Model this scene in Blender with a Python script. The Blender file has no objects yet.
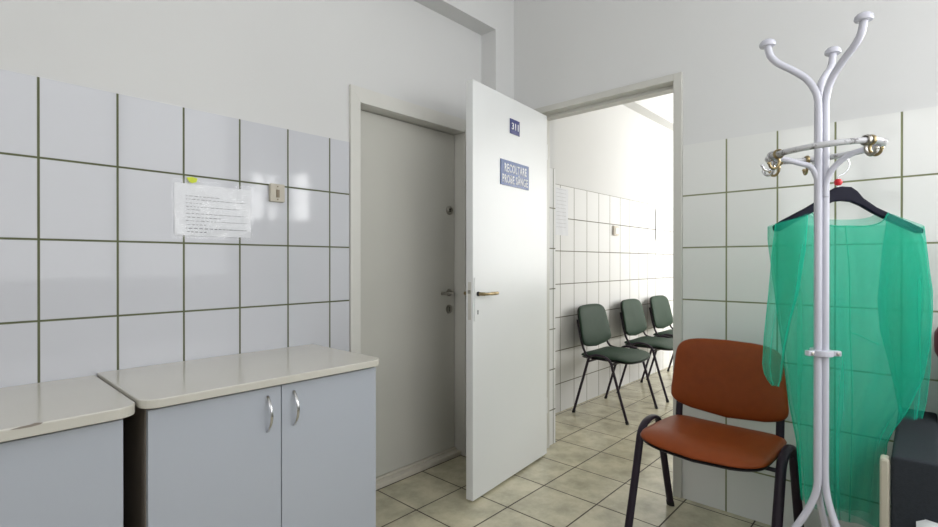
import bpy, bmesh, math, random
from mathutils import Vector, Matrix
random.seed(4)
PI = math.pi
SC = bpy.context.scene
COL = SC.collection

# ------------------------------------------------------------------ materials
def srgb(r, g, b):
    f = lambda c: (c/255/12.92) if c/255 <= .04045 else ((c/255+.055)/1.055)**2.4
    return (f(r), f(g), f(b), 1)

def newmat(name):
    m = bpy.data.materials.new(name); m.use_nodes = True
    nt = m.node_tree
    return m, nt, nt.nodes['Principled BSDF']

def mat(name, col, rough=.5, metal=0, noise=0, nscale=8, bump=0, bscale=60, coat=0, spec=.5, sheen=0):
    m, nt, p = newmat(name)
    p.inputs['Base Color'].default_value = col
    p.inputs['Roughness'].default_value = rough
    p.inputs['Metallic'].default_value = metal
    p.inputs['Coat Weight'].default_value = coat
    p.inputs['Specular IOR Level'].default_value = spec
    g = nt.nodes.new('ShaderNodeNewGeometry')
    if noise:
        n = nt.nodes.new('ShaderNodeTexNoise'); n.inputs['Scale'].default_value = nscale
        n.inputs['Detail'].default_value = 5
        nt.links.new(g.outputs['Position'], n.inputs['Vector'])
        mx = nt.nodes.new('ShaderNodeMix'); mx.data_type = 'RGBA'
        mx.inputs['A'].default_value = [c*(1-noise) for c in col[:3]]+[1]
        mx.inputs['B'].default_value = [min(1, c*(1+noise)) for c in col[:3]]+[1]
        nt.links.new(n.outputs['Fac'], mx.inputs['Factor'])
        nt.links.new(mx.outputs['Result'], p.inputs['Base Color'])
    if bump:
        n = nt.nodes.new('ShaderNodeTexNoise'); n.inputs['Scale'].default_value = bscale
        n.inputs['Detail'].default_value = 4
        nt.links.new(g.outputs['Position'], n.inputs['Vector'])
        b = nt.nodes.new('ShaderNodeBump'); b.inputs['Strength'].default_value = bump
        b.inputs['Distance'].default_value = .002
        nt.links.new(n.outputs['Fac'], b.inputs['Height'])
        nt.links.new(b.outputs['Normal'], p.inputs['Normal'])
    return m

def tile_mat(name, axis, pu, w, pv, h, vaxis, grout, gw, ctile, rough=.12, mott=0, mott_col=None, spec=.5):
    m, nt, p = newmat(name)
    N, L = nt.nodes.new, nt.links.new
    g = N('ShaderNodeNewGeometry'); s = N('ShaderNodeSeparateXYZ'); L(g.outputs['Position'], s.inputs[0])
    def dist(ax, ph, per):
        a = N('ShaderNodeMath'); a.operation = 'SUBTRACT'; a.inputs[1].default_value = ph
        L(s.outputs[ax], a.inputs[0])
        b = N('ShaderNodeMath'); b.operation = 'PINGPONG'; b.inputs[1].default_value = per/2
        L(a.outputs[0], b.inputs[0]); return b
    du, dv = dist(axis, pu, w), dist(vaxis, pv, h)
    mn = N('ShaderNodeMath'); mn.operation = 'MINIMUM'
    L(du.outputs[0], mn.inputs[0]); L(dv.outputs[0], mn.inputs[1])
    r = N('ShaderNodeMapRange'); r.inputs['From Min'].default_value = gw*.40
    r.inputs['From Max'].default_value = gw*.62
    L(mn.outputs[0], r.inputs['Value'])
    n = N('ShaderNodeTexNoise'); n.inputs['Scale'].default_value = 6; n.inputs['Detail'].default_value = 6
    n.inputs['Roughness'].default_value = .65
    L(g.outputs['Position'], n.inputs['Vector'])
    tc = N('ShaderNodeMix'); tc.data_type = 'RGBA'
    tc.inputs['A'].default_value = mott_col or ctile; tc.inputs['B'].default_value = ctile
    mr = N('ShaderNodeMapRange'); mr.inputs['From Min'].default_value = .35; mr.inputs['From Max'].default_value = .62
    L(n.outputs['Fac'], mr.inputs['Value']); L(mr.outputs[0], tc.inputs['Factor'])
    # darker streaks in the grout
    n2 = N('ShaderNodeTexNoise'); n2.inputs['Scale'].default_value = 9
    L(g.outputs['Position'], n2.inputs['Vector'])
    gc = N('ShaderNodeMix'); gc.data_type = 'RGBA'
    gc.inputs['A'].default_value = [c*.7 for c in grout[:3]]+[1]; gc.inputs['B'].default_value = [c*1.3 for c in grout[:3]]+[1]
    L(n2.outputs['Fac'], gc.inputs['Factor'])
    mx = N('ShaderNodeMix'); mx.data_type = 'RGBA'
    L(r.outputs[0], mx.inputs['Factor']); L(gc.outputs['Result'], mx.inputs['A']); L(tc.outputs['Result'], mx.inputs['B'])
    L(mx.outputs['Result'], p.inputs['Base Color'])
    rr = N('ShaderNodeMapRange'); rr.inputs['To Min'].default_value = .8; rr.inputs['To Max'].default_value = rough
    L(r.outputs[0], rr.inputs['Value']); L(rr.outputs[0], p.inputs['Roughness'])
    p.inputs['Specular IOR Level'].default_value = spec
    # bump: grout recess and faint waviness of the glaze
    n3 = N('ShaderNodeTexNoise'); n3.inputs['Scale'].default_value = 14; n3.inputs['Detail'].default_value = 1
    L(g.outputs['Position'], n3.inputs['Vector'])
    ad = N('ShaderNodeMath'); ad.operation = 'MULTIPLY_ADD'; ad.inputs[1].default_value = .10 + mott
    L(n3.outputs['Fac'], ad.inputs[0]); L(r.outputs[0], ad.inputs[2])
    b = N('ShaderNodeBump'); b.inputs['Strength'].default_value = .5; b.inputs['Distance'].default_value = .002
    L(ad.outputs[0], b.inputs['Height']); L(b.outputs['Normal'], p.inputs['Normal'])
    return m

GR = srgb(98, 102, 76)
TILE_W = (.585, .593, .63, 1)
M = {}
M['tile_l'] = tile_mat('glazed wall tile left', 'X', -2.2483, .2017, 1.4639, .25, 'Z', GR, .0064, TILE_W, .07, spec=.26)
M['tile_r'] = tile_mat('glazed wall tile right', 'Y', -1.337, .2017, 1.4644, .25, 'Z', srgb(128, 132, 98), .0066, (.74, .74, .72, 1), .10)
M['tile_c'] = tile_mat('glazed wall tile corridor', 'X', .997, .204, 1.484, .2535, 'Z', srgb(120, 118, 105), .0065, (.74, .74, .735, 1), .42, spec=.12)
M['floor'] = tile_mat('stone look floor tile', 'X', -.957, .3045, -.278, .2945, 'Y', srgb(66, 58, 46), .0065,
                      srgb(204, 197, 171), .22, .05, srgb(170, 165, 143))
M['paint'] = mat('white wall paint', (.66, .66, .655, 1), .75, noise=.02, nscale=3, bump=.15, bscale=120)
M['ceil'] = mat('ceiling paint', (.78, .78, .77, 1), .8)
M['trim'] = mat('grey white gloss frame paint', (.56, .55, .51, 1), .35, noise=.04, nscale=12, bump=.15, bscale=90)
M['leaf'] = mat('white door enamel', (.72, .73, .73, 1), .28, noise=.02, nscale=4, bump=.12, bscale=25)
M['leaf2'] = mat('cream grey door enamel', (.60, .59, .54, 1), .27, noise=.03, nscale=4, bump=.12, bscale=20)
M['casing'] = mat('off white casing paint', (.66, .65, .61, 1), .35, noise=.03, nscale=12)
M['sill'] = mat('worn cream sill paint', (.62, .58, .50, 1), .45, noise=.10, nscale=30)
M['lam'] = mat('light grey laminate', (.455, .485, .545, 1), .38, noise=.02, nscale=5)
M['lam_side'] = mat('brown grey laminate edge', (.27, .235, .205, 1), .5)
M['dark'] = mat('dark recess', (.03, .028, .03, 1), .7)
M['chrome'] = mat('chrome', (.62, .62, .64, 1), .18, 1)
M['brass'] = mat('aged brass', (.34, .27, .15, 1), .3, 1, noise=.3, nscale=60)
M['nickel'] = mat('dull nickel', (.38, .36, .32, 1), .3, 1)
M['rack'] = mat('white rack enamel', (.56, .56, .63, 1), .2, noise=.02, nscale=20)
M['brown'] = mat('cognac brown leatherette', srgb(136, 64, 27), .42, spec=.22, noise=.14, nscale=28, bump=.3, bscale=300)
M['green'] = mat('dark green leatherette', (.030, .054, .036, 1), .5, spec=.12, noise=.18, nscale=18, bump=.3, bscale=300)
M['frame_b'] = mat('black aubergine frame enamel', (.022, .014, .024, 1), .4, spec=.25)
M['shell'] = mat('black plastic shell', (.02, .018, .02, 1), .5)
M['rubber'] = mat('rubber foot', (.015, .015, .015, 1), .8)
M['hanger'] = mat('navy black plastic', (.006, .006, .016, 1), .45, spec=.1)
M['red'] = mat('red plastic', (.62, .02, .03, 1), .35)
M['uph'] = mat('charcoal fabric weave', (.026, .031, .038, 1), .8, spec=.25, noise=.25, nscale=160, bump=.5, bscale=400)
M['beige'] = mat('beige laminate board', (.50, .47, .38, 1), .5)
M['sheet'] = mat('white paper sheet', (.85, .88, .88, 1), .8)
M['maroon'] = mat('dark red leatherette', (.12, .012, .02, 1), .5)
M['sign_n'] = mat('navy sign plastic', srgb(28, 38, 112), .3)
M['sign_b'] = mat('mid blue sign plastic', srgb(34, 72, 132), .3)
M['white'] = mat('white lettering', (.9, .9, .92, 1), .5)
M['ink'] = mat('black print', (.10, .10, .12, 1), .7)
M['paper'] = mat('white paper', (.70, .71, .74, 1), .6, noise=.02, nscale=30)
M['switch3'] = mat('pale cream switch plastic', (.68, .62, .54, 1), .5, spec=.2)
M['grey_ink'] = mat('faint grey print', (.45, .45, .46, 1), .8)
M['switch'] = mat('beige switch plastic', (.50, .46, .38, 1), .4)
M['switch2'] = mat('brown switch rocker', (.22, .17, .11, 1), .4)
M['yellow'] = mat('yellow tape', (.62, .72, .03, 1), .5)
M['curtain'] = mat('white sheer curtain', (.8, .8, .8, 1), .8)

# worn white enamel with dark scuffs for the ring
m, nt, p = newmat('scuffed ring enamel')
g = nt.nodes.new('ShaderNodeNewGeometry'); n = nt.nodes.new('ShaderNodeTexNoise')
n.inputs['Scale'].default_value = 26; n.inputs['Detail'].default_value = 8; n.inputs['Roughness'].default_value = .8
nt.links.new(g.outputs['Position'], n.inputs['Vector'])
cr = nt.nodes.new('ShaderNodeValToRGB'); cr.color_ramp.elements[0].position = .40; cr.color_ramp.elements[1].position = .46
cr.color_ramp.elements[0].color = (.16, .15, .15, 1); cr.color_ramp.elements[1].color = (.55, .55, .57, 1)
nt.links.new(n.outputs['Fac'], cr.inputs[0]); nt.links.new(cr.outputs[0], p.inputs['Base Color']); p.inputs['Roughness'].default_value = .3
M['ring'] = m

# chipped laminate worktop
def top_mat(name, chip):
    m, nt, p = newmat(name)
    g = nt.nodes.new('ShaderNodeNewGeometry'); n = nt.nodes.new('ShaderNodeTexNoise')
    n.inputs['Scale'].default_value = 3; n.inputs['Detail'].default_value = 3
    nt.links.new(g.outputs['Position'], n.inputs['Vector'])
    cr = nt.nodes.new('ShaderNodeValToRGB')
    cr.color_ramp.elements[0].color = (.58, .56, .50, 1); cr.color_ramp.elements[1].color = (.63, .61, .55, 1)
    nt.links.new(n.outputs['Fac'], cr.inputs[0]); nt.links.new(cr.outputs[0], p.inputs['Base Color'])
    p.inputs['Roughness'].default_value = .16
    return m
M['top'] = top_mat('beige speckled laminate top', 0)

# thin green translucent nonwoven
m, nt, p = newmat('green gauze fabric')
N, L = nt.nodes.new, nt.links.new
out = nt.nodes['Material Output']
p.inputs['Base Color'].default_value = (.003, .52, .37, 1); p.inputs['Roughness'].default_value = .6
tl = N('ShaderNodeBsdfTranslucent'); tl.inputs[0].default_value = (.003, .60, .42, 1)
tr = N('ShaderNodeBsdfTransparent'); tr.inputs[0].default_value = (.80, 1, .93, 1)
m1 = N('ShaderNodeMixShader'); m1.inputs[0].default_value = .4
L(p.outputs[0], m1.inputs[1]); L(tl.outputs[0], m1.inputs[2])
m2 = N('ShaderNodeMixShader')
g = N('ShaderNodeNewGeometry')
nz = N('ShaderNodeTexNoise'); nz.inputs['Scale'].default_value = 9; nz.inputs['Detail'].default_value = 4
mp = N('ShaderNodeMapping'); mp.inputs['Scale'].default_value = (1, 1, .25)
L(g.outputs['Position'], mp.inputs[0]); L(mp.outputs[0], nz.inputs['Vector'])
mr = N('ShaderNodeMapRange'); mr.inputs['From Min'].default_value = .3; mr.inputs['From Max'].default_value = .7
mr.inputs['To Min'].default_value = .19; mr.inputs['To Max'].default_value = .34
L(nz.outputs['Fac'], mr.inputs['Value'])
# grazing angles look denser
lw = N('ShaderNodeLayerWeight'); lw.inputs['Blend'].default_value = .35
ma = N('ShaderNodeMath'); ma.operation = 'MULTIPLY_ADD'; ma.inputs[1].default_value = .45
L(lw.outputs['Facing'], ma.inputs[0]); L(mr.outputs[0], ma.inputs[2])
L(ma.outputs[0], m2.inputs[0]); L(tr.outputs[0], m2.inputs[1]); L(m1.outputs[0], m2.inputs[2])
L(m2.outputs[0], out.inputs['Surface'])
M['gauze'] = m

# clear film
m, nt, p = newmat('clear plastic film')
N, L = nt.nodes.new, nt.links.new
out = nt.nodes['Material Output']; gl = N('ShaderNodeBsdfGlossy'); gl.inputs['Roughness'].default_value = .2
tr = N('ShaderNodeBsdfTransparent'); mx = N('ShaderNodeMixShader'); mx.inputs[0].default_value = .05
L(tr.outputs[0], mx.inputs[1]); L(gl.outputs[0], mx.inputs[2]); L(mx.outputs[0], out.inputs['Surface'])
nn = N('ShaderNodeTexNoise'); nn.inputs['Scale'].default_value = 22; g = N('ShaderNodeNewGeometry'); L(g.outputs['Position'], nn.inputs['Vector'])
b = N('ShaderNodeBump'); b.inputs['Strength'].default_value = .6; b.inputs['Distance'].default_value = .006
L(nn.outputs['Fac'], b.inputs['Height']); L(b.outputs['Normal'], gl.inputs['Normal'])
M['film'] = m
# window glass
m, nt, p = newmat('window glass')
out = nt.nodes['Material Output']; gl = nt.nodes.new('ShaderNodeBsdfGlossy'); gl.inputs['Roughness'].default_value = .02
tr = nt.nodes.new('ShaderNodeBsdfTransparent'); mx = nt.nodes.new('ShaderNodeMixShader'); mx.inputs[0].default_value = .06
nt.links.new(tr.outputs[0], mx.inputs[1]); nt.links.new(gl.outputs[0], mx.inputs[2]); nt.links.new(mx.outputs[0], out.inputs['Surface'])
M['glass'] = m

# ------------------------------------------------------------------ mesh helpers
def obj(name, bm, m, parent=None, smooth=False, bevel=0, kind=None, ang=40):
    me = bpy.data.meshes.new(name)
    bmesh.ops.recalc_face_normals(bm, faces=bm.faces)
    bm.to_mesh(me); bm.free()
    me.materials.append(M[m] if isinstance(m, str) else m)
    o = bpy.data.objects.new(name, me); COL.objects.link(o)
    if parent: o.parent = parent
    if smooth:
        for f in me.polygons: f.use_smooth = True
        if ang < 180: me.set_sharp_from_angle(angle=math.radians(ang))
    if bevel:
        b = o.modifiers.new('bevel', 'BEVEL'); b.width = bevel; b.segments = 2; b.limit_method = 'ANGLE'
    if kind: o['kind'] = kind
    return o

def thing(name, label, cat, loc=(0, 0, 0), rz=0, group=None):
    o = bpy.data.objects.new(name, None); COL.objects.link(o)
    o.empty_display_size = .05
    o.location = loc; o.rotation_euler = (0, 0, rz); tag(o, label, cat, group)
    return o

def tag(o, label, cat, group=None):
    o['label'] = label; o['category'] = cat
    if group: o['group'] = group
    return o

def box(bm, x0, x1, y0, y1, z0, z1):
    v = [bm.verts.new(p) for p in [(x0,y0,z0),(x1,y0,z0),(x1,y1,z0),(x0,y1,z0),(x0,y0,z1),(x1,y0,z1),(x1,y1,z1),(x0,y1,z1)]]
    for f in [(0,3,2,1),(4,5,6,7),(0,1,5,4),(1,2,6,5),(2,3,7,6),(3,0,4,7)]: bm.faces.new([v[i] for i in f])
    return bm
def B(*a):
    bm = bmesh.new()
    if isinstance(a[0], (tuple, list)):
        for q in a: box(bm, *q)
    else: box(bm, *a)
    return bm

def catmull(pts, n=6):
    P = [Vector(p) for p in pts]; out = []
    for i in range(len(P)-1):
        p0 = P[max(0, i-1)]; p1 = P[i]; p2 = P[i+1]; p3 = P[min(len(P)-1, i+2)]
        for k in range(n):
            t = k/n
            out.append(.5*((2*p1)+(-p0+p2)*t+(2*p0-5*p1+4*p2-p3)*t*t+(-p0+3*p1-3*p2+p3)*t**3))
    out.append(P[-1]); return out

def tube(bm, pts, r, seg=12, side=None, r2=None, cap=True, closed=False, taper=None):
    """sweep an ellipse (r across 'side', r2 across the other axis) along pts"""
    P = [Vector(p) for p in pts]; n = len(P); rings = []
    r2 = r2 or r
    up = None
    for i in range(n):
        if closed: t = (P[(i+1) % n]-P[i-1]).normalized()
        else: t = (P[min(n-1, i+1)]-P[max(0, i-1)]).normalized()
        if side is not None: a = Vector(side)
        elif up is None: a = Vector((0, 0, 1)) if abs(t.z) < .9 else Vector((1, 0, 0))
        else: a = up
        a = (a-t*a.dot(t)).normalized(); up = a; b = t.cross(a)
        k = taper(i/(n-1)) if taper else 1
        rings.append([bm.verts.new(P[i]+a*(r*k*math.cos(2*PI*j/seg))+b*(r2*k*math.sin(2*PI*j/seg))) for j in range(seg)])
    m = n if closed else n-1
    for i in range(m):
        A, Bq = rings[i], rings[(i+1) % n]
        for j in range(seg):
            bm.faces.new([A[j], A[(j+1) % seg], Bq[(j+1) % seg], Bq[j]])
    if cap and not closed:
        bm.faces.new(rings[0]); bm.faces.new(rings[-1][::-1])
    return bm

def lathe(bm, c, axis, prof, seg=20):
    """prof: list of (radius, height along axis)"""
    ax = Vector(axis).normalized(); a = ax.orthogonal().normalized(); b = ax.cross(a); c = Vector(c)
    rings = []
    for r, h in prof:
        if r < 1e-6: rings.append([bm.verts.new(c+ax*h)])
        else: rings.append([bm.verts.new(c+ax*h+a*(r*math.cos(2*PI*j/seg))+b*(r*math.sin(2*PI*j/seg))) for j in range(seg)])
    for i in range(len(rings)-1):
        A, Q = rings[i], rings[i+1]
        for j in range(seg):
            k = (j+1) % seg
            if len(A) == 1 and len(Q) == 1: continue
            if len(A) == 1: bm.faces.new([A[0], Q[k], Q[j]])
            elif len(Q) == 1: bm.faces.new([A[j], A[k], Q[0]])
            else: bm.faces.new([A[j], A[k], Q[k], Q[j]])
    if len(rings[0]) > 1: bm.faces.new(rings[0][::-1])
    if len(rings[-1]) > 1: bm.faces.new(rings[-1])
    return bm

def prism(bm, poly, f):
    """poly: list of (a,b); f(a,b,side) -> xyz, side 0/1"""
    A = [bm.verts.new(f(a, b, 0)) for a, b in poly]; Q = [bm.verts.new(f(a, b, 1)) for a, b in poly]
    n = len(poly); bm.faces.new(A); bm.faces.new(Q[::-1])
    for i in range(n): bm.faces.new([A[i], Q[i], Q[(i+1) % n], A[(i+1) % n]])
    return bm

def rrect(x0, x1, y0, y1, r, n=6, corners=(1, 1, 1, 1)):
    """rounded rectangle outline; corners: (x1y1, x0y1, x0y0, x1y0)"""
    out = []
    for k, (cx, cy, a0) in enumerate([(x1-r, y1-r, 0), (x0+r, y1-r, 90), (x0+r, y0+r, 180), (x1-r, y0+r, 270)]):
        if corners[k]:
            for i in range(n+1):
                a = math.radians(a0+90*i/n); out.append((cx+r*math.cos(a), cy+r*math.sin(a)))
        else:
            out.append([(x1, y1), (x0, y1), (x0, y0), (x1, y0)][k])
    return out

def pad(outline, warp, t_top, t_bot, rings=10, p=3.5):
    """soft cushion over a closed 2D outline; warp(u,v,h) -> xyz"""
    n = len(outline); cu = sum(a for a, b in outline)/n; cv = sum(b for a, b in outline)/n
    bm = bmesh.new()
    def layer(th):
        R = []
        for i in range(1, rings+1):
            r = 1-(1-i/rings)**1.7
            h = th*(max(0, 1-r**p))**(1/2.2)
            R.append([bm.verts.new(warp(cu+(a-cu)*r, cv+(b-cv)*r, h)) for a, b in outline])
        c = bm.verts.new(warp(cu, cv, th))
        for j in range(n): bm.faces.new([c, R[0][j], R[0][(j+1) % n]])
        for i in range(rings-1):
            for j in range(n): bm.faces.new([R[i][j], R[i+1][j], R[i+1][(j+1) % n], R[i][(j+1) % n]])
        return R[-1]
    layer(t_top); layer(-t_bot)
    bmesh.ops.remove_doubles(bm, verts=bm.verts, dist=1e-5)
    return bm

def text_mesh(txt, w, h, thick, off=.0):
    cu = bpy.data.curves.new('lettering', 'FONT'); cu.body = txt; cu.size = 1; cu.extrude = 0; cu.offset = off
    cu.resolution_u = 4; cu.space_character = 1.14 if len(txt) > 3 else 1
    cu.align_x = 'CENTER'
    tmp = bpy.data.objects.new('lettering', cu); COL.objects.link(tmp)
    bpy.context.view_layer.update()
    dg = bpy.context.evaluated_depsgraph_get()
    me = bpy.data.meshes.new_from_object(tmp.evaluated_get(dg))
    bpy.data.objects.remove(tmp); bpy.data.curves.remove(cu)
    xs = [v.co.x for v in me.vertices]; ys = [v.co.y for v in me.vertices]
    x0, x1, y0, y1 = min(xs), max(xs), min(ys), max(ys)
    bm = bmesh.new(); bm.from_mesh(me); bpy.data.meshes.remove(me)
    for v in bm.verts:
        v.co = Vector(((v.co.x-(x0+x1)/2)*w/(x1-x0), (v.co.y-(y0+y1)/2)*h/(y1-y0), 0))
    r = bmesh.ops.extrude_face_region(bm, geom=list(bm.faces))
    for v in [e for e in r['geom'] if isinstance(e, bmesh.types.BMVert)]: v.co.z += thick
    return bm

# ------------------------------------------------------------------ room shell
XL, YB, H = -4.6, -2.85, 3.0        # room: x XL..0, y YB..0
CX1, CY0 = 7.5, -2.2               # corridor: x .2..CX1, y CY0...05
S = 'structure'
obj('floor', B((XL-.2, CX1+.2, YB-.2, .35, -.1, 0)), 'floor', kind=S)
obj('ceiling', B((XL-.2, CX1+.2, YB-.2, .35, H, H+.1)), 'ceil', kind=S)
ZS = 2.538
dx0, dx1, dz = -1.105, -.31, 1.945  # closed door's rough opening
wl = obj('wall_left', B((XL-.2, dx0, 0, .3, 0, H), (dx1, .0, 0, .3, 0, H), (dx0, dx1, 0, .3, dz, H),
                   (XL, 0, -.114, 0, ZS, H), (-.18, 0, -.114, 0, 0, ZS), (dx0, dx1, .24, .3, 0, dz)), 'paint', kind=S)
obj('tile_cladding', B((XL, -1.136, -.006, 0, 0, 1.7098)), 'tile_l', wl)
# right wall with the doorway
oy0, oy1, oz = -1.132, -.28, 2.052
vy0, vy1, vz0, vz1 = -2.82, -2.33, 1.50, 2.06
wr = obj('wall_right', B((0, .2, vy1, oy0, 0, H), (0, .2, YB-.2, vy0, 0, H), (0, .2, vy0, vy1, 0, vz0), (0, .2, vy0, vy1, vz1, H), (0, .2, oy1, .3, 0, H), (0, .2, oy0, oy1, oz, H)), 'paint', kind=S)
obj('tile_cladding', B((-.006, 0, YB, vy0, 0, 1.7096), (-.006, 0, vy1, -1.1425, 0, 1.7096), (-.006, 0, vy0, vy1, 0, vz0)), 'tile_r', wr)
obj('tile_cladding', B((.12, .206, oy1-.006, oy1, 0, 1.735)), 'tile_c', wr)
# back wall with a window, side wall behind the camera
wx0, wx1, wz0, wz1 = -2.35, -.47, .95, 2.85
vx0, vx1, vz0, vz1 = -.42, -.03, 1.50, 2.08
obj('wall_back', B((XL-.2, wx0, YB-.2, YB, 0, H), (wx1, vx0, YB-.2, YB, 0, H), (vx1, 0, YB-.2, YB, 0, H), (vx0, vx1, YB-.2, YB, 0, vz0), (vx0, vx1, YB-.2, YB, vz1, H), (wx0, wx1, YB-.2, YB, 0, wz0), (wx0, wx1, YB-.2, YB, wz1, H)), 'paint', kind=S)
sy0, sy1, sz0, sz1 = -2.5, -.7, 1.3, 2.85
obj('wall_side', B((XL-.2, XL, YB, sy0, 0, H), (XL-.2, XL, sy1, 0, 0, H), (XL-.2, XL, sy0, sy1, 0, sz0), (XL-.2, XL, sy0, sy1, sz1, H)), 'paint', kind=S)
def window(n, x0, x1, y, z0, z1, k):
    bm = B((x0, x1, y-.06, y, z0, z0+.06), (x0, x1, y-.06, y, z1-.06, z1), (x0, x0+.06, y-.06, y, z0+.06, z1-.06), (x1-.06, x1, y-.06, y, z0+.06, z1-.06))
    for i in range(1, k):
        xm = x0+(x1-x0)*i/k; box(bm, xm-.035, xm+.035, y-.06, y, z0+.06, z1-.06)
    w = obj(n, bm, 'leaf', kind=S, bevel=.004)
    obj('window_pane', B((x0+.05, x1-.05, y-.035, y-.03, z0+.05, z1-.05)), 'glass', w)
    return w
window('window_1', wx0, wx1, YB-.08, wz0, wz1, 2)
wcs = window('window_5', -(vy1-vy0)/2, (vy1-vy0)/2, 0, vz0, vz1, 1)
wcs.location = (.004, (vy0+vy1)/2, 0); wcs.rotation_euler = (0, 0, PI/2)
window('window_3', vx0, vx1, YB-.004, vz0, vz1, 1)
wsd = window('added_fill_window', -(sy1-sy0)/2, (sy1-sy0)/2, 0, sz0, sz1, 2)  # invented window, added in the unseen side wall to let fill light in
wsd.location = (XL-.08, (sy0+sy1)/2, 0); wsd.rotation_euler = (0, 0, -PI/2)
# corridor walls
wc = obj('wall_corridor_left', B((.2, CX1, .05, .35, 0, H), (.2, CX1, -.064, .05, 2.605, H)), 'paint', kind=S)
obj('tile_cladding', B((.2, CX1, .045, .05, 0, 1.7375)), 'tile_c', wc)
cw0, cw1 = 2.2, 7.0
obj('wall_corridor_right', B((.2, cw0, CY0-.2, CY0, 0, H), (cw1, CX1, CY0-.2, CY0, 0, H), (cw0, cw1, CY0-.2, CY0, 0, .8), (cw0, cw1, CY0-.2, CY0, 2.7, H)), 'paint', kind=S)
obj('wall_corridor_end', B((CX1, CX1+.2, CY0-.2, .35, 0, H)), 'paint', kind=S)
window('window_2', cw0, cw1, CY0-.08, .8, 2.7, 5)

# --- frame of the open doorway (in wall_right)
iy0, iy1, iz = -1.092, -.302, 2.022
bm = B((-.016, .0, -1.141, iy0-.008, 0, 2.066), (-.016, 0, iy1, -.262, 0, 2.066), (-.016, 0, iy0-.008, iy1, 2.032, 2.066),
       (0, .05, oy0+.002, iy0-.006, 0, 2.05), (0, .05, iy1, oy1-.002, 0, 2.05), (0, .05, iy0-.006, iy1, 2.032, 2.05),
       (.05, .115, oy0+.002, iy0, 0, 2.05), (.05, .115, iy1, oy1-.002, 0, 2.05), (.05, .115, iy0, iy1, 2.016, 2.05))
f1 = obj('trim_1', bm, 'trim', kind=S, bevel=.002)
# --- frame of the closed door (in wall_left)
bx0, bx1 = -1.078, -.343
bm = bmesh.new()
prism(bm, [(-1.133, 0), (bx0, 0), (bx0, 1.908), (-1.133, 1.982)], lambda a, b, s: (a, -.016 if s else .0, b))
prism(bm, [(bx1, 0), (-.285, 0), (-.285, 1.982), (bx1, 1.908)], lambda a, b, s: (a, -.016 if s else .0, b))
prism(bm, [(-1.133, 1.983), (bx0+.0005, 1.9095), (bx1-.0005, 1.9095), (-.285, 1.983)], lambda a, b, s: (a, -.014 if s else .0, b))
for q in [(dx0, bx0, 0, .2, 0, dz), (bx1, dx1, 0, .2, 0, dz), (bx0, bx1, 0, .2, 1.908, dz),
          ]: box(bm, *q)
f2 = obj('trim_2', bm, 'casing', kind=S, bevel=.0015)
bm = B((bx0, bx1, .018, .2, 0, .026), (bx0, bx1, .055, .2, .026, .036))
obj('door_sill', bm, 'sill', f2, bevel=.003)

# --- closed door
d2 = obj('door_2', B((bx0+.003, bx1-.003, .070, .110, .038, 1.905)), 'leaf2', kind=S, bevel=.002)
def lever(parent, c, out, along, L_, m, m2=None, rr=.022, rosette=True):
    c = Vector(c); out = Vector(out).normalized(); al = Vector(along).normalized()
    if rosette:
        obj('rosette', lathe(bmesh.new(), c, out, [(rr, 0), (rr, .004), (rr*.8, .008), (.010, .010)]), m2 or m, parent, True)
    pts = [c+out*.004, c+out*.03, c+out*.042+al*.008, c+out*.046+al*.025, c+out*.045+al*.06, c+out*.047+al*(L_*.8), c+out*.044+al*L_]
    bm = bmesh.new(); tube(bm, catmull(pts, 6), .0075, 12, side=(0, 0, 1), r2=.0062,
                           taper=lambda t: 1.15 if t < .3 else (.95 if t < .6 else 1.1))
    h = obj('door_handle', bm, m, parent, True)
    return h
lever(d2, (-.392, .070, .965), (0, -1, 0), (-1, 0, 0), .105, 'nickel')
bm = lathe(bmesh.new(), (-.392, .070, .866), (0, -1, 0), [(.026, 0), (.026, .003), (.018, .006), (0, .006)])
e = obj('keyhole_escutcheon', bm, 'nickel', d2, True)
obj('keyhole', B((-.395, -.389, .0625, .0655, .852, .880)), 'dark', e)
bm = lathe(bmesh.new(), (-.390, .070, 1.452), (0, -1, 0), [(.027, 0), (.027, .005), (.018, .013), (.014, .013), (.014, .005), (0, .005)])
e = obj('night_latch_cylinder', bm, 'nickel', d2, True)
obj('cylinder_core', B((-.393, -.387, .0605, .066, 1.443, 1.461)), 'dark', e)

# --- open door leaf: local x runs from free edge (0) to hinge (.7375), local -y is the face we see
A0 = Vector((-.739, -.434, 0)); B0 = Vector((-.005, -.362, 0)); ang = math.atan2(B0.y-A0.y, B0.x-A0.x); LW = (B0-A0).length
d1 = bpy.data.objects.new('door_1', None); COL.objects.link(d1); d1.location = B0; d1.rotation_euler = (0, 0, ang); d1['kind'] = S
d1.empty_display_size = .05
LX = lambda s: s-LW
obj('door_leaf', B((LX(-.001), LX(LW), 0, .041, .012, 2.009)), 'leaf', d1, bevel=.0025)
pl = obj('handle_plate', prism(bmesh.new(), rrect(LX(.010), LX(.052), .862, 1.072, .006), lambda a, b, s: (a, -.004 if s else 0, b)), 'leaf', d1)
lever(d1, (LX(.034), -.004, .993), (0, -1, 0), (1, 0, 0), .106, 'brass', 'dark', .011)
lever(d1, (LX(.034), .038, .993), (0, 1, 0), (1, 0, 0), .115, 'brass', 'brass', .018)
obj('keyhole', B((LX(.031), LX(.037), -.0055, -.003, .895, .915)), 'dark', d1)
obj('lock_faceplate', B((LX(-.0015), LX(.0), .010, .028, .87, 1.05)), 'leaf2', d1)
obj('latch_bolt', B((LX(-.009), LX(-.0015), .013, .025, .995, 1.012)), 'nickel', d1, bevel=.002)
obj('dead_bolt', B((LX(-.0035), LX(-.0015), .012, .026, .885, .925)), 'trim', d1)
bm = bmesh.new()
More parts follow.
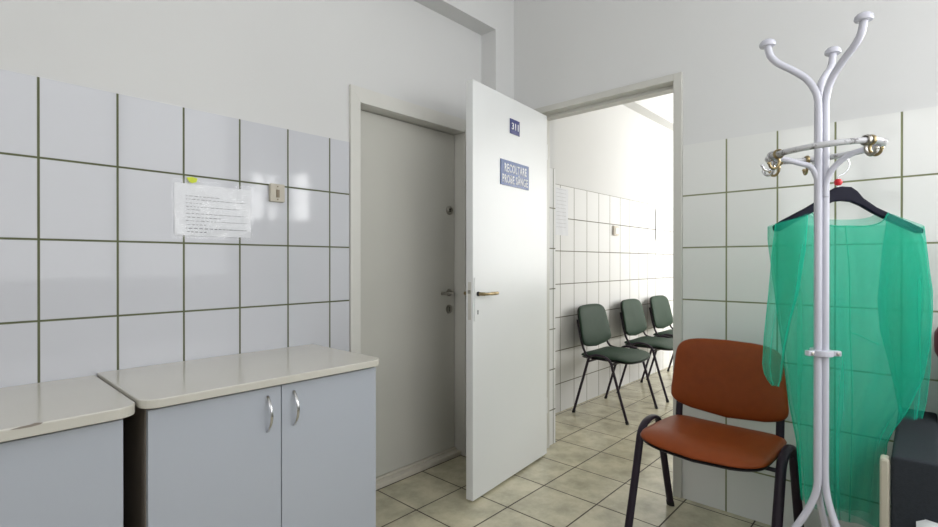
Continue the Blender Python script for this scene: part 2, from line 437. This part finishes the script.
for z in (.25, 1.75):
    tube(bm, [(.004, .006, z), (.004, .006, z+.09)], .007, 12)
obj('hinge', bm, 'leaf', d1, True)

# door signs
def sign(name, label, s0, s1, z0, z1, m, lines):
    t = obj(name, B((LX(s0), LX(s1), -.0035, -.0005, z0, z1)), m, None)
    t.location = B0; t.rotation_euler = (0, 0, ang); tag(t, label, 'sign')
    for (txt, cx, cz, w, h, off) in lines:
        bm = text_mesh(txt, w, h, .0008, off)
        bmesh.ops.transform(bm, matrix=Matrix.Translation((LX(s0)+cx, -.0037, z0+cz)) @ Matrix.Rotation(PI/2, 4, 'X'), verts=bm.verts)
        obj('lettering', bm, 'white', t)
    return t
sign('room_number_sign', 'small navy square plate reading 311 near the top of the open white door', .325, .420, 1.822, 1.900, 'sign_n',
     [('311', .048, .041, .068, .036, .018)])
s2 = sign('door_sign', 'blue rectangular sign with white lettering RECOLTARE PROBE SÂNGE on the open white door', .234, .518, 1.543, 1.674, 'sign_b',
     [('RECOLTARE', .146, .092, .222, .045, .024), ('PROBE SÂNGE', .142, .040, .256, .055, .024)])
obj('border', B((LX(.237), LX(.515), -.0042, -.0036, 1.5455, 1.5475), (LX(.237), LX(.515), -.0042, -.0036, 1.6695, 1.6715),
                (LX(.2355), LX(.2370), -.0042, -.0036, 1.5455, 1.6715), (LX(.515), LX(.5165), -.0042, -.0036, 1.5455, 1.6715)), 'sign_b', s2)

# ------------------------------------------------------------------ notice, switches, papers
def notice(name, label, x0, x1, z0, z1, y, rows, filmed=True, rnd=1, cat='notice', tilt=0):
    t = thing(name, label, cat, ((x0+x1)/2, y, z0))
    w, h = (x1-x0)/2, z1-z0
    R = random.Random(rnd)
    bm = bmesh.new(); n = 8; k = 10
    V = [[bm.verts.new((-w*.93+2*w*.93*i/k, -.0022-.0012*math.sin(i*1.3+j), h*.05+h*.88*j/n+tilt*(i/k-.5))) for j in range(n+1)] for i in range(k+1)]
    for i in range(k):
        for j in range(n): bm.faces.new([V[i][j], V[i+1][j], V[i+1][j+1], V[i][j+1]])
    nsheet = len(bm.faces)
    for zz, xs, xe, th in rows:
        x = xs
        while x < xe:
            L_ = R.uniform(.012, .05)*2*w
            x2 = min(x+L_, xe)
            zc = h*zz+tilt*((x+w)/(2*w)-.5)
            box(bm, x, x2, -.0050, -.0042, zc, zc+th*.7)
            x = x2+.012*2*w+.002
    o = obj('sheet', bm, 'paper', t)
    o.data.materials.append(M['ink' if filmed else 'grey_ink'])
    for i, f in enumerate(o.data.polygons): f.material_index = 0 if i < nsheet else 1
    if filmed:
        bm = bmesh.new(); k = 16; n = 12
        V = [[bm.verts.new((-w+2*w*i/k, -.0065-.0022*math.sin(i*.9+j*.5)-.0012*R.random(), h*j/n)) for j in range(n+1)] for i in range(k+1)]
        for i in range(k):
            for j in range(n): bm.faces.new([V[i][j], V[i+1][j], V[i+1][j+1], V[i][j+1]])
        obj('plastic_sleeve', bm, 'film', t, True)
    return t
W_ = .146
rows = [(.72, -.10, .02, .0024), (.665, -.10, .115, .0024), (.60, -.10, -.045, .0022), (.54, -.10, .095, .0024), (.49, -.095, -.05, .0022),
        (.425, -.10, .12, .0022), (.36, -.095, .03, .0024), (.30, -.10, .125, .0022), (.235, -.095, -.03, .0022), (.17, -.10, .12, .0034), (.11, -.095, -.03, .0034)]
nt_ = notice('printed_notice', 'white printed notice in clear plastic sleeve taped to the tiles above the cupboards', -1.887, -1.592, 1.231, 1.448, -.007, rows)
bm = prism(bmesh.new(), [(-.090, .222), (-.070, .226), (-.052, .222), (-.056, .208), (-.070, .203), (-.080, .206)], lambda a, b, s: (a-.010, -.0105 if s else -.0095, b+.001))
obj('tape', bm, 'yellow', nt_)

sw = thing('light_switch', 'small beige rocker light switch on white tiles right of the notice', 'switch', (-1.4955, -.006, 1.395))
obj('plate', prism(bmesh.new(), rrect(-.031, .031, 0, .074, .004), lambda a, b, s: (a, -.018 if s else 0, b)), 'switch', sw, bevel=.002)
obj('rocker', B((-.006, .006, -.023, -.018, .018, .050)), 'switch2', sw, bevel=.001)
for z in (.010, .063): obj('screw', lathe(bmesh.new(), (0, -.018, z), (0, -1, 0), [(.003, 0), (.003, .001), (0, .0015)], 8), 'switch2', sw)

sw = thing('light_switch', 'pale switch on the tiled corridor wall seen above the green chairs', 'switch', (1.709, .045, 1.385))
obj('plate', prism(bmesh.new(), rrect(-.05, .04, 0, .085, .005), lambda a, b, s: (a, -.02 if s else 0, b)), 'switch3', sw, bevel=.002)
obj('rocker', B((-.03, .02, -.025, -.02, .015, .07)), 'sheet', sw, bevel=.001)
crow = [(.9-.07*i, -.075, .06, .004) for i in range(11)]
notice('posted_paper', 'tall white paper on the corridor wall beside the open door edge', .70, .90, 1.33, 1.74, .040, crow, False, 3)
notice('posted_paper', 'white paper high on the corridor wall at the far end next to the door frame', 2.62, 2.84, 1.36, 1.72, .040, crow, False, 4)

# ------------------------------------------------------------------ cupboards
def bow_handle(parent, x, z, y):
    pts = [(x, y, z+.056), (x, y-.006, z+.052), (x, y-.024, z+.028), (x, y-.031, z), (x, y-.024, z-.028), (x, y-.006, z-.052), (x, y, z-.056)]
    bm = bmesh.new(); tube(bm, catmull(pts, 5), .0048, 10, side=(1, 0, 0), r2=.003)
    obj('handle', bm, 'chrome', parent, True)
def cupboard(label, x0, x1, yf, zt, bx_0, bx_1, split, corners, handles, rim=.024):
    t = thing('cupboard', label, 'cupboard', ((x0+x1)/2, yf/2, 0))
    cx, cy = (x0+x1)/2, yf/2
    g = lambda a: a-cx
    bt = zt-rim
    o = obj('worktop', prism(bmesh.new(), rrect(x0-cx, x1-cx, yf-cy, -.008-cy, .045, 8, corners), lambda a, b, s: (a, b, zt if s else bt)), 'top', t, bevel=.003)
    fy = yf+.030
    bm = B((g(bx_0), g(bx_0)+.018, fy+.018-cy, -.012-cy, 0, bt), (g(bx_1)-.018, g(bx_1), fy+.018-cy, -.012-cy, 0, bt),
           (g(bx_0)+.018, g(bx_1)-.018, -.02-cy, -.012-cy, .06, bt), (g(bx_0)+.018, g(bx_1)-.018, fy+.02-cy, -.02-cy, .06, .078),
           (g(bx_0)+.018, g(bx_1)-.018, fy+.04-cy, fy+.05-cy, 0, .06), (g(bx_0)+.018, g(bx_1)-.018, fy+.02-cy, -.02-cy, .40, .418))
    obj('body', bm, 'lam_side', t)
    xs = [bx_0+.001]+split+[bx_1-.001]
    for i in range(len(xs)-1):
        d = obj('door', B((g(xs[i])+.0015, g(xs[i+1])-.0015, fy-cy, fy+.017-cy,   .065, bt-.0095)), 'lam', t, bevel=.001)
        if handles[i] is not None: bow_handle(d, g(handles[i]), .668, fy-cy)
    return t
YF = -.515
cupboard('light grey two-door cupboard with chrome bow handles and beige worktop beside closed door', -2.104, -1.326, YF, .783, -2.086, -1.3385,
         [-1.713], (0, 0, 1, 1), [-1.759, -1.671])
cupboard('light grey cupboard with chipped beige worktop, cut by the left picture edge', -3.05, -2.109, -.51, .776, -3.04, -2.135,
         [-2.60], (0, 0, 1, 1), [-2.645, -2.555], .028)
# chipped lip: dark exposed core on the worktop's front edge (worn patch)
lc = [o for o in COL.objects if o.name.startswith('cupboard.') or o.name == 'cupboard'][-1]
bm = bmesh.new()
poly = [(-.030, -.0015), (-.012, .0015), (.004, .002), (.012, .004), (.026, .002), (.022, -.001), (.006, -.003), (-.014, -.0028)]
prism(bm, poly, lambda a, b, s: (-2.325-(-3.05-2.109)/2+a, -.51+.255-.0012 if s else -.51+.255+.003, .774+b))
obj('chip', bm, 'lam_side', lc)

# ------------------------------------------------------------------ chairs
def make_chair(name, label, fabric, loc, rz, group, rs, rt, round_back):
    """local: x lateral, -y is the front (depth t = -y), origin on the floor"""
    T = thing(name, label, 'chair', loc, rz, group)
    fr = 'frame_b'
    P = lambda s, t, z: Vector((s, -t, z))
    a = .26
    front, rail, rear = [], [], []
    for sg in (-1, 1):
        pf = [P(sg*a, .212, .012), P(sg*a, .150, .21), P(sg*a, .102, .375)]
        pr = [P(sg*a, .102, .375), P(sg*a, .094, .405), P(sg*a, .076, .432), P(sg*a, .045, .451), P(sg*a, .0, .459), P(sg*a, -.045, .456), P(sg*a, -.078, .438), P(sg*a, -.094, .410), P(sg*a, -.104, .375)]
        pb = [P(sg*a, -.104, .375), P(sg*a, -.160, .19), P(sg*a, -.214, .012)]
        bm = bmesh.new(); tube(bm, pf, rs, 12, side=(1, 0, 0), r2=rt)
        l = obj('leg', bm, fr, T, True)
        bm = bmesh.new(); tube(bm, [P(sg*a, .215, 0), P(sg*a, .209, .022)], rs+.002, 12, side=(1, 0, 0), r2=rt+.002); obj('rubber_foot', bm, 'rubber', l, True)
        bm = bmesh.new(); tube(bm, catmull(pr, 4), rs, 12, side=(1, 0, 0), r2=rt, cap=False); obj('side_rail', bm, fr, T, True)
        bm = bmesh.new(); tube(bm, pb, rs, 12, side=(1, 0, 0), r2=rt)
        l = obj('leg', bm, fr, T, True)
        bm = bmesh.new(); tube(bm, [P(sg*a, -.217, 0), P(sg*a, -.210, .022)], rs+.002, 12, side=(1, 0, 0), r2=rt+.002); obj('rubber_foot', bm, 'rubber', l, True)
        if round_back:
            pu = [P(sg*.255, -.075, .438), P(sg*.235, -.120, .444), P(sg*.205, -.150, .462), P(sg*.198, -.172, .50), P(sg*.195, -.196, .58), P(sg*.19, -.222, .70)]
        else:
            pu = [P(sg*.195, -.06, .412), P(sg*.197, -.13, .414), P(sg*.199, -.158, .430), P(sg*.199, -.168, .50), P(sg*.197, -.182, .58), P(sg*.19, -.208, .70)]
        bm = bmesh.new(); tube(bm, catmull(pu, 5), rs*.9, 12, side=(1, 0, 0), r2=rt*.9); obj('back_upright', bm, fr, T, True)
    for t_ in (.092, -.09):
        bm = bmesh.new(); tube(bm, [P(-a, t_, .405), P(a, t_, .405)], .008, 10); obj('cross_bar', bm, fr, T, True)
    # seat: outline in (s, t)
    out = []
    n = 72
    hw, tf, tr = .238, .186, -.195
    for i in range(n):
        th = 2*PI*i/n; c, s_ = math.cos(th), math.sin(th)
        e = .25
        u = math.copysign(abs(c)**e, c)*hw; v = math.copysign(abs(s_)**e, s_)
        v = v*(tf-tr)/2+(tf+tr)/2
        if s_ > 0: v += .035*(1-(u/hw)**2)*s_          # bowed front edge
        u *= 1-.05*max(0, -(v)/.2)
        out.append((u, v))
    def wseat(u, v, h):
        z = .432+h-.010*max(0, (v-.09)/.1)**2+.006*(abs(u)/hw)**2
        return P(u, v, z)
    obj('seat', pad(out, wseat, .030, .012), fabric, T, True, ang=180)
    sh = [(u*.975, (v+.008)*.975-.008) for u, v in out]
    obj('seat_shell', pad(sh, lambda u, v, h: wseat(u, v, h-.014), .002, .012, p=6), 'shell', T, True, ang=180)
    # backrest: outline in (s, z)
    out = []
    zb, zt = .520, .799
    for i in range(n):
        th = 2*PI*i/n; c, s_ = math.cos(th), math.sin(th); e = .34 if s_ > 0 else .20
        v = math.copysign(abs(s_)**e, s_)*.5+.5
        w_ = .236-.026*v
        u = math.copysign(abs(c)**e, c)*w_
        z = zb+(zt-zb)*v
        if s_ < 0: z -= .040*(1-(u/w_)**2)*(-s_)
        else: z += .010*(1-(u/w_)**2)*s_
        out.append((u, z))
    tilt = .07 if not round_back else .20
    def wback(u, z, h):
        t_ = -.172-(z-.52)*tilt+.022*(u/.23)**2
        return P(u, t_+h, z)
    obj('backrest', pad(out, wback, .024, .006), fabric, T, True, ang=180)
    sh = [(u*.985, .665+(z-.665)*.985) for u, z in out]
    obj('back_shell', pad(sh, lambda u, z, h: wback(u, z, h-.010), .002, .014, p=8), 'shell', T, True, ang=180)
    return T
def copy_tree(o, parent=None):
    c = o.copy(); COL.objects.link(c)
    if parent: c.parent = parent
    for ch in [k for k in o.children]: copy_tree(ch, c)
    return c
# brown: front faces -x, slightly turned
make_chair('visitor_chair', 'brown leatherette visitor chair with black frame standing against the tiles beside the coat rack', 'brown',
           (-.344, -1.377, 0), -PI/2-.043, None, .0170, .0095, False)
GL = ['green visitor chair nearest the open door in the corridor row', 'green visitor chair in the middle of the corridor row',
      'green visitor chair farthest down the corridor, partly hidden by the door frame']
gch = make_chair('visitor_chair', GL[0], 'green', (1.105, -.256, 0), 0, 'green visitor chairs along the corridor wall', .0105, .0095, True)
for i, (x, y, r) in enumerate([(1.855, -.25, .02), (2.50, -.25, -.01)]):
    c = copy_tree(gch); c.location = (x, y, 0); c.rotation_euler = (0, 0, r); c['label'] = GL[i+1]

# ------------------------------------------------------------------ coat rack
RP = Vector((-.707, -1.782, 0)); U = Vector((.675, -.738, 0)); Fw = Vector((.738, .675, 0))
rk = thing('coat_rack', 'white tubular metal coat rack with curved arms and a hook ring', 'coat rack', RP)
TR = .0098
def dirv(a, b): return (U*a+Fw*b).normalized()
arms = [(dirv(-.952, .305), Vector((-.0102, 0)), 1.09), (dirv(.13, -.989), Vector((.0102, 0)), 1), (dirv(.79, .60), Vector((0, .0175)), 1.03)]
prof_top = [(.0, 1.20), (.0, 1.45), (0, 1.58), (.002, 1.622), (.010, 1.652), (.030, 1.686), (.064, 1.716), (.094, 1.738), (.112, 1.760), (.119, 1.782), (.121, 1.80)]
prof_bot = [(0, 1.20), (0, .9), (0, .62), (0, .52), (.004, .475), (.016, .435), (.040, .385), (.082, .315), (.135, .235), (.185, .15), (.215, .075), (.228, .006)]
for dv, off, ks in arms:
    base = U*off.x+Fw*off.y
    pts = [base+dv*r+Vector((0, 0, z)) for r, z in prof_bot[::-1]]+[base+dv*r*ks+Vector((0, 0, z)) for r, z in prof_top[1:]]
    bm = bmesh.new(); tube(bm, catmull(pts, 5), TR, 14, side=tuple(dv.cross(Vector((0, 0, 1)))))
    t_ = obj('pole_tube', bm, 'rack', rk, True)
    end = pts[-1]
    obj('knob', lathe(bmesh.new(), end-Vector((0, 0, .004)), dv*.06+Vector((0, 0, 1)), [(.0, -.004), (.013, -.004), (.0205, -.003), (.022, .002), (.0205, .009), (.015, .015), (.008, .0185), (0, .0195)], 24), 'rack', t_, True, ang=60)
    obj('foot_cap', lathe(bmesh.new(), pts[0]-Vector((0, 0, .006)), (0, 0, 1), [(.013, 0), (.013, .012), (.010, .016), (0, .016)], 16), 'rack', t_, True)
RC = U*.002; RR = .136; RZ = 1.467
ring_z = lambda v: RZ+.062*v.dot(U)
bm = bmesh.new(); tube(bm, [RC+Vector((RR*math.cos(2*PI*i/64), RR*math.sin(2*PI*i/64), ring_z(Vector((RR*math.cos(2*PI*i/64), RR*math.sin(2*PI*i/64), 0))))) for i in range(64)], .0085, 12, side=(0, 0, 1), r2=.0105, closed=True)
obj('hook_ring', bm, 'ring', rk, True)
for d in (dirv(-1, .05), dirv(.72, -.69), dirv(.45, .9)):
    q = d*.009; dz_ = ring_z(d*RR)-1.472
    pts = [q+Vector((0, 0, 1.335)), q+Vector((0, 0, 1.362)), q+d*.006+Vector((0, 0, 1.392)), q+d*.024+Vector((0, 0, 1.424)), q+d*.056+Vector((0, 0, 1.448+dz_)), q+d*.09+Vector((0, 0, 1.458+dz_)), q+d*(RR-.014)+Vector((0, 0, 1.463+dz_))]
    bm = bmesh.new(); tube(bm, catmull(pts, 5), .008, 12); obj('ring_brace', bm, 'rack', rk, True)
def hook(angle, m):
    # angle measured in the U/Fw frame; hook hangs outside the ring
    d = (U*math.cos(angle)+Fw*math.sin(angle)); c = RC+d*RR+Vector((0, 0, ring_z(d*RR))); tg = d.cross(Vector((0, 0, 1)))
    bm = bmesh.new()
    n = 16
    pts = [c+d*(.0135*math.cos(2*PI*i/n))+Vector((0, 0, .0125*math.sin(2*PI*i/n))) for i in range(n)]
    tube(bm, pts, .0055, 8, side=tuple(tg), r2=.0025, closed=True)
    hp = [c+Vector((0, 0, -.012)), c+Vector((0, 0, -.022))-d*.002, c+Vector((0, 0, -.034))+d*.002, c+Vector((0, 0, -.042))+d*.012, c+Vector((0, 0, -.038))+d*.024, c+Vector((0, 0, -.026))+d*.029]
    tube(bm, catmull(hp, 4), .0042, 8)
    lathe(bm, hp[-1]-Vector((0, 0, .003)), (0, 0, 1), [(0, -.003), (.0055, 0), (.0055, .004), (0, .0075)], 10)
    obj('hook', bm, m, rk, True)
for an, m in [(172, 'chrome'), (184, 'brass'), (112, 'brass'), (124, 'chrome'), (-82, 'nickel'), (-76, 'brass'), (72, 'brass'), (60, 'chrome')]:
    hook(math.radians(an), m)
# middle clamp with three lugs
bm = bmesh.new()
lathe(bm, (0, 0, .865), (0, 0, 1), [(.012, .004), (.029, .004), (.029, .022), (.012, .022)], 18)
for k, d in enumerate((dirv(-1, -.1), dirv(1, -.25), dirv(.1, 1))):
    tg = d.cross(Vector((0, 0, 1)))
    c0 = Vector((0, 0, .878))
    for (r0, r1, hh, tt) in ((.026, .048, .008, .009),):
        vs = []
        for r in (r0, r1):
            for sz in (-hh, hh):
                for st in (-tt, tt): vs.append(bm.verts.new(c0+d*r+Vector((0, 0, sz))+tg*st))
        for f in [(0,1,3,2),(4,6,7,5),(0,4,5,1),(2,3,7,6),(0,2,6,4),(1,5,7,3)]: bm.faces.new([vs[i] for i in f])
cl = obj('clamp', bm, 'rack', rk, bevel=.003)
for d in (dirv(-1, -.1), dirv(1, -.25)): obj('clamp_screw', lathe(bmesh.new(), Vector((0, 0, .878))+d*.036-Fw*.0085, tuple(-Fw), [(.005, 0), (.005, .004), (.002, .005), (0, .003)], 10), 'nickel', cl, True)

# ------------------------------------------------------------------ hanger and gown (local frame: a along U, b along Fw)
CAM = Vector((-2.4757, -1.9978, 1.1434))
D0 = 1.585; K = D0/494.64
HO = CAM+Vector((.7377, .6751, 0))*D0+Vector((.6751, -.7377, 0))*((841-469)*K)
def G(px, py, b=0.0):            # measured position on the garment's plane -> local point
    return Vector(((px-841)*K, b, 1.1434-(py-262.3)*K))
HM = Matrix(((.6751, .7377, 0, HO.x), (-.7377, .6751, 0, HO.y), (0, 0, 1, 0), (0, 0, 0, 1)))
hg = thing('clothes_hanger', 'navy black plastic clothes hanger with red ball hanging from the rack ring', 'hanger'); hg.matrix_world = HM
top = [(773, 226), (782, 220), (805, 208), (820, 199), (829, 191), (835, 187.5), (841, 186.5), (850, 187), (856, 191), (862, 198), (875, 207), (890, 214), (908, 222), (922, 228.5)]
bot = [(922, 233.5), (916, 233), (903, 227.5), (886, 220), (872, 213), (860, 206), (850, 202), (841, 201), (832, 202), (822, 207), (806, 216), (792, 224), (778, 232), (774, 231)]
bm = prism(bmesh.new(), [(p.x, p.z) for p in (G(*q) for q in top+bot)], lambda a, b, s: (a, -.008 if s else .008, b))
obj('shoulder_bar', bm, 'hanger', hg, bevel=.004)
bm = bmesh.new()
tube(bm, catmull([G(838, 187), G(838, 179), G(839, 176), G(844, 173.5), G(848.5, 168), G(848.5, 161), G(844, 155.5), G(838, 155)], 5), .0018, 8)
obj('hook', bm, 'chrome', hg, True)
bm = lathe(bmesh.new(), G(838, 185.5), (0, 0, 1), [(0, -.001), (.008, .001), (.0115, .008), (.0115, .013), (.008, .020), (0, .022)], 18)
obj('ball', bm, 'red', hg, True)

gw = thing('surgical_gown', 'sheer green surgical gown hanging open-necked on the coat rack', 'gown'); gw.matrix_world = HM
def lerp_tab(tab, v):
    if v <= tab[0][0]: return tab[0][1]
    for (a, x), (b, y) in zip(tab, tab[1:]):
        if v <= b:
            t = (v-a)/(b-a); return x+(y-x)*t
    return tab[-1][1]
def closed_garment(name, left, right, y0f, y1f, depth, folds, seed, parent, b0=0, nseg=64, nrow=46, open_top=None, closed=True):
    """tube of cloth: left/right silhouettes as tables v->u, y0f/y1f top and hem (functions of a in -1..1, side)"""
    R = random.Random(seed); ph = [R.uniform(0, 6.28) for _ in range(8)]
    bm = bmesh.new(); V = []
    for j in range(nrow+1):
        row = []
        for i in range(nseg):
            th = 2*PI*i/nseg; c, s_ = math.cos(th), math.sin(th)
            side = 1 if s_ < 0 else -1      # front when sin<0 (towards the viewer's side)
            top_ = y0f(c, s_); bot_ = y1f(c)
            v = top_+(bot_-top_)*j/nrow
            l, r = lerp_tab(left, v), lerp_tab(right, v)
            u = (l+r)/2+(r-l)/2*math.copysign(abs(c)**.85, c)
            d = lerp_tab(depth, v)
            gr = min(1, max(0, (v-top_)/90))
            fo = sum(folds/(k+1)*math.sin((k+2)*2.3*c+ph[k]+side*1.7+.002*v*(k+1)) for k in range(5))*gr
            b = math.copysign(abs(s_)**(.35+.45*min(1, gr*2)), s_)*d+fo*(.4+.6*abs(s_))+b0
            row.append(bm.verts.new(G(u, v, b)))
        V.append(row)
    for j in range(nrow):
        for i in range(nseg):
            k = (i+1) % nseg
            bm.faces.new([V[j][i], V[j][k], V[j+1][k], V[j+1][i]])
    return obj(name, bm, 'gauze', parent, True, ang=180)
bl = [(200, 795), (210, 789), (225, 769.5), (240, 769), (280, 773), (320, 779), (350, 783), (400, 789), (440, 797), (500, 802), (540, 806)]
br = [(200, 902), (210, 905), (225, 923.5), (250, 927), (290, 932), (315, 931), (340, 928), (375, 921), (412, 902), (428, 889), (440, 883), (470, 880), (540, 872)]
def bt(c, s):
    # shoulders follow the hanger, the neck scoops down in front, shallow at the back
    sh = 229-abs(c)*0+0
    a = abs(c)
    shoulder = 210+(226.5-210)*max(0, (a-.50)/.50)
    if a < .58:
        dip = (227 if s < 0 else 219)
        w = (a/.58)
        return dip+(shoulder-dip)*w**2.6
    return shoulder
closed_garment('body', bl, br, bt, lambda c: 500+26*(c*.5+.5)**.8, [(200, .015), (228, .018), (300, .03), (400, .05), (540, .06)], .016, 5, gw, b0=.004)
# neckline binding
bm = bmesh.new(); pts = []
for i in range(33):
    c = -.56+1.12*i/32
    v = bt(c, -1); l, r = lerp_tab(bl, v), lerp_tab(br, v)
    u = (l+r)/2+(r-l)/2*math.copysign(abs(c)**.85, c)
    pts.append(G(u, v, -.012*(1-c*c)-.006))
tube(bm, pts, .0022, 6); obj('neck_binding', bm, 'gauze', gw, True)
# sleeves
sl = [(224, 772), (260, 768), (300, 765), (335, 761), (365, 759), (376, 762), (385, 769)]
sr = [(224, 802), (250, 800), (290, 794), (320, 786), (345, 781), (365, 779), (378, 777), (385, 773)]
closed_garment('sleeve', sl, sr, lambda c, s: 224-8*(c*.5+.5), lambda c: 384, [(224, .012), (250, .022), (300, .024), (384, .010)], .006, 8, gw, b0=-.022, nseg=36, nrow=30)
sl = [(222, 893), (250, 889), (300, 884), (330, 886), (370, 896), (405, 904), (420, 906)]
sr = [(222, 921), (240, 928), (290, 935), (330, 936.5), (370, 936), (405, 932), (420, 928)]
closed_garment('sleeve', sl, sr, lambda c, s: 228-13*(1-(c*.5+.5)), lambda c: 420, [(224, .012), (250, .022), (300, .026), (420, .014)], .008, 11, gw, b0=.022, nseg=40, nrow=34)
# overlapping back panel
bm = bmesh.new(); nr, nc = 24, 20; V = []
for j in range(nr+1):
    v = 225+283*j/nr; row = []
    for i in range(nc+1):
        l = lerp_tab(bl, v)+3+max(0, 250-v)*.5; q = lerp_tab(br, v)-5-max(0, 250-v)*.5; c = i/nc
        row.append(bm.verts.new(G(l+(q-l)*c, v+6*c*j/nr, .018+.006*math.sin(c*17+v*.01)+.003*math.sin(c*41)-.014*(2*c-1)**4)))
    V.append(row)
for j in range(nr):
    for i in range(nc): bm.faces.new([V[j][i], V[j][i+1], V[j+1][i+1], V[j+1][i]])
obj('back_panel', bm, 'gauze', gw, True, ang=180)
# front panel edge turned over on the right and tie strings
bm = bmesh.new(); tube(bm, catmull([G(838, 226, -.03), G(838.5, 270, -.045), G(837, 330, -.055), G(838, 400, -.06), G(835, 512, -.062)], 8), .0022, 6, side=(1, 0, 0), r2=.0012)
obj('tie', bm, 'gauze', gw, True)
bm = bmesh.new(); tube(bm, catmull([G(837, 330, -.057), G(846, 333, -.057), G(856, 338, -.055), G(866, 342, -.052)], 6), .0016, 6)
obj('tie', bm, 'gauze', gw, True)

# ------------------------------------------------------------------ armchair by the right picture edge
ac = thing('armchair', 'charcoal upholstered armchair with beige front post at right picture edge', 'armchair', (-.36, -2.33, 0))
ox, oy = .36, 2.33
def rbox(x0, x1, y0, y1, z0, z1, r):
    bm = B(x0, x1, y0, y1, z0, z1)
    bmesh.ops.bevel(bm, geom=list(bm.edges), offset=r, segments=4, profile=.6, affect='EDGES')
    return bm
F0 = -.665
obj('armrest', rbox(F0+ox, -.035+ox, -2.040+oy, -1.935+oy, .10, .605, .012), 'uph', ac, True, ang=60)
obj('armrest', rbox(F0+ox, -.035+ox, -2.735+oy, -2.630+oy, .10, .605, .012), 'uph', ac, True, ang=60)
obj('front_post', B((F0-.002+ox, F0+.045+ox, -1.933+oy, -1.911+oy, .0, .592)), 'beige', ac, bevel=.006)
obj('front_post', B((F0-.002+ox, F0+.045+ox, -2.759+oy, -2.737+oy, .0, .592)), 'beige', ac, bevel=.006)
obj('seat', rbox(F0-.015+ox, -.17+ox, -2.628+oy, -2.042+oy, .16, .44, .03), 'uph', ac, True, ang=60)
obj('backrest', rbox(-.165+ox, -.03+ox, -2.628+oy, -2.042+oy, .16, .78, .03), 'uph', ac, True, ang=60)
for lx in (F0+.02, -.10):
    for ly in (-2.02, -2.69): obj('leg', B(lx+ox, lx+.04+ox, ly+oy, ly+.04+oy, 0, .10), 'shell', ac)
# disposable sheet over seat and back
bm = bmesh.new()
path = [(-.028, .60), (-.040, .70), (-.060, .795), (-.12, .797), (-.172, .775), (-.180, .60), (-.190, .455), (-.40, .452), (-.60, .452), (-.688, .448), (-.700, .40), (-.702, .34), (-.704, .28)]
n = len(path); k = 12
ys = lambda i: -2.052 if i < 9 else -1.988
V = [[bm.verts.new((path[i][0]-.003, ys(i)-(2.617+ys(i))*j/k, path[i][1]+.004*math.sin(j*1.1+i))) for j in range(k+1)] for i in range(n)]
for i in range(n-1):
    for j in range(k): bm.faces.new([V[i][j], V[i+1][j], V[i+1][j+1], V[i][j+1]])
o = obj('paper_sheet', bm, 'sheet', None, True)
sm = o.modifiers.new('solid', 'SOLIDIFY'); sm.thickness = .002
tag(o, 'white disposable paper sheet draped over the charcoal armchair at right edge', 'sheet')
o = obj('headrest_cushion', rbox(-.145, -.035, -2.60, -2.030, .805, .925, .045), 'maroon', None, True, ang=60)
tag(o, 'dark red rounded cushion above the charcoal armchair, barely inside right picture edge', 'cushion')

# ------------------------------------------------------------------ light
w = bpy.data.worlds.new('World'); SC.world = w; w.use_nodes = True
bg = w.node_tree.nodes['Background']; bg.inputs[0].default_value = (.95, .98, 1, 1); bg.inputs[1].default_value = 1.0
def area(name, loc, rot, sx, sy, power, col=(1, 1, 1)):
    l = bpy.data.lights.new(name, 'AREA'); l.shape = 'RECTANGLE'; l.size = sx; l.size_y = sy; l.energy = power; l.color = col
    o = bpy.data.objects.new(name, l); COL.objects.link(o); o.location = loc; o.rotation_euler = rot
    return o
area('window_daylight', ((wx0+wx1)/2, YB-.20, (wz0+wz1)/2+.05), (PI/2, 0, 0), wx1-wx0, wz1-wz0, 29, (.98, .985, 1))
area('side_window_daylight', ((vx0+vx1)/2, YB-.10, (vz0+vz1)/2), (PI/2, 0, 0), vx1-vx0, vz1-vz0, 10, (1, 1, 1))
area('corner_window_daylight', (.10, (vy0+vy1)/2, (vz0+vz1)/2), (PI/2, 0, PI/2), vy1-vy0, vz1-vz0, 13, (1, 1, 1))
area('added_fill_light', (XL-.22, (sy0+sy1)/2, (sz0+sz1)/2), (PI/2, 0, -PI/2), sy1-sy0, sz1-sz0, 20, (1, .99, .97))  # added fill from behind the camera, brightens wall_right and the floor
area('corridor_daylight', ((cw0+cw1)/2, CY0-.20, 1.75), (PI/2, 0, 0), cw1-cw0, 1.9, 195, (1, .985, .95))

# ------------------------------------------------------------------ camera
cd = bpy.data.cameras.new('camera'); cd.sensor_width = 36; cd.lens = 494.6405/938*36; cd.clip_start = .02
cam = bpy.data.objects.new('camera', cd); COL.objects.link(cam); SC.camera = cam
yaw, pitch, roll = .7411, -.0023, -.0002
F_ = Vector((math.cos(yaw)*math.cos(pitch), math.sin(yaw)*math.cos(pitch), math.sin(pitch)))
R_ = Vector((math.sin(yaw), -math.cos(yaw), 0)); U_ = R_.cross(F_)
cam.matrix_world = Matrix(((R_.x, U_.x, -F_.x, CAM.x), (R_.y, U_.y, -F_.y, CAM.y), (R_.z, U_.z, -F_.z, CAM.z), (0, 0, 0, 1)))

SC.view_settings.view_transform = 'Standard'; SC.view_settings.look = 'None'
SC.view_settings.gamma = 1; SC.view_settings.use_curve_mapping = False
SC.view_settings.exposure = 0.14
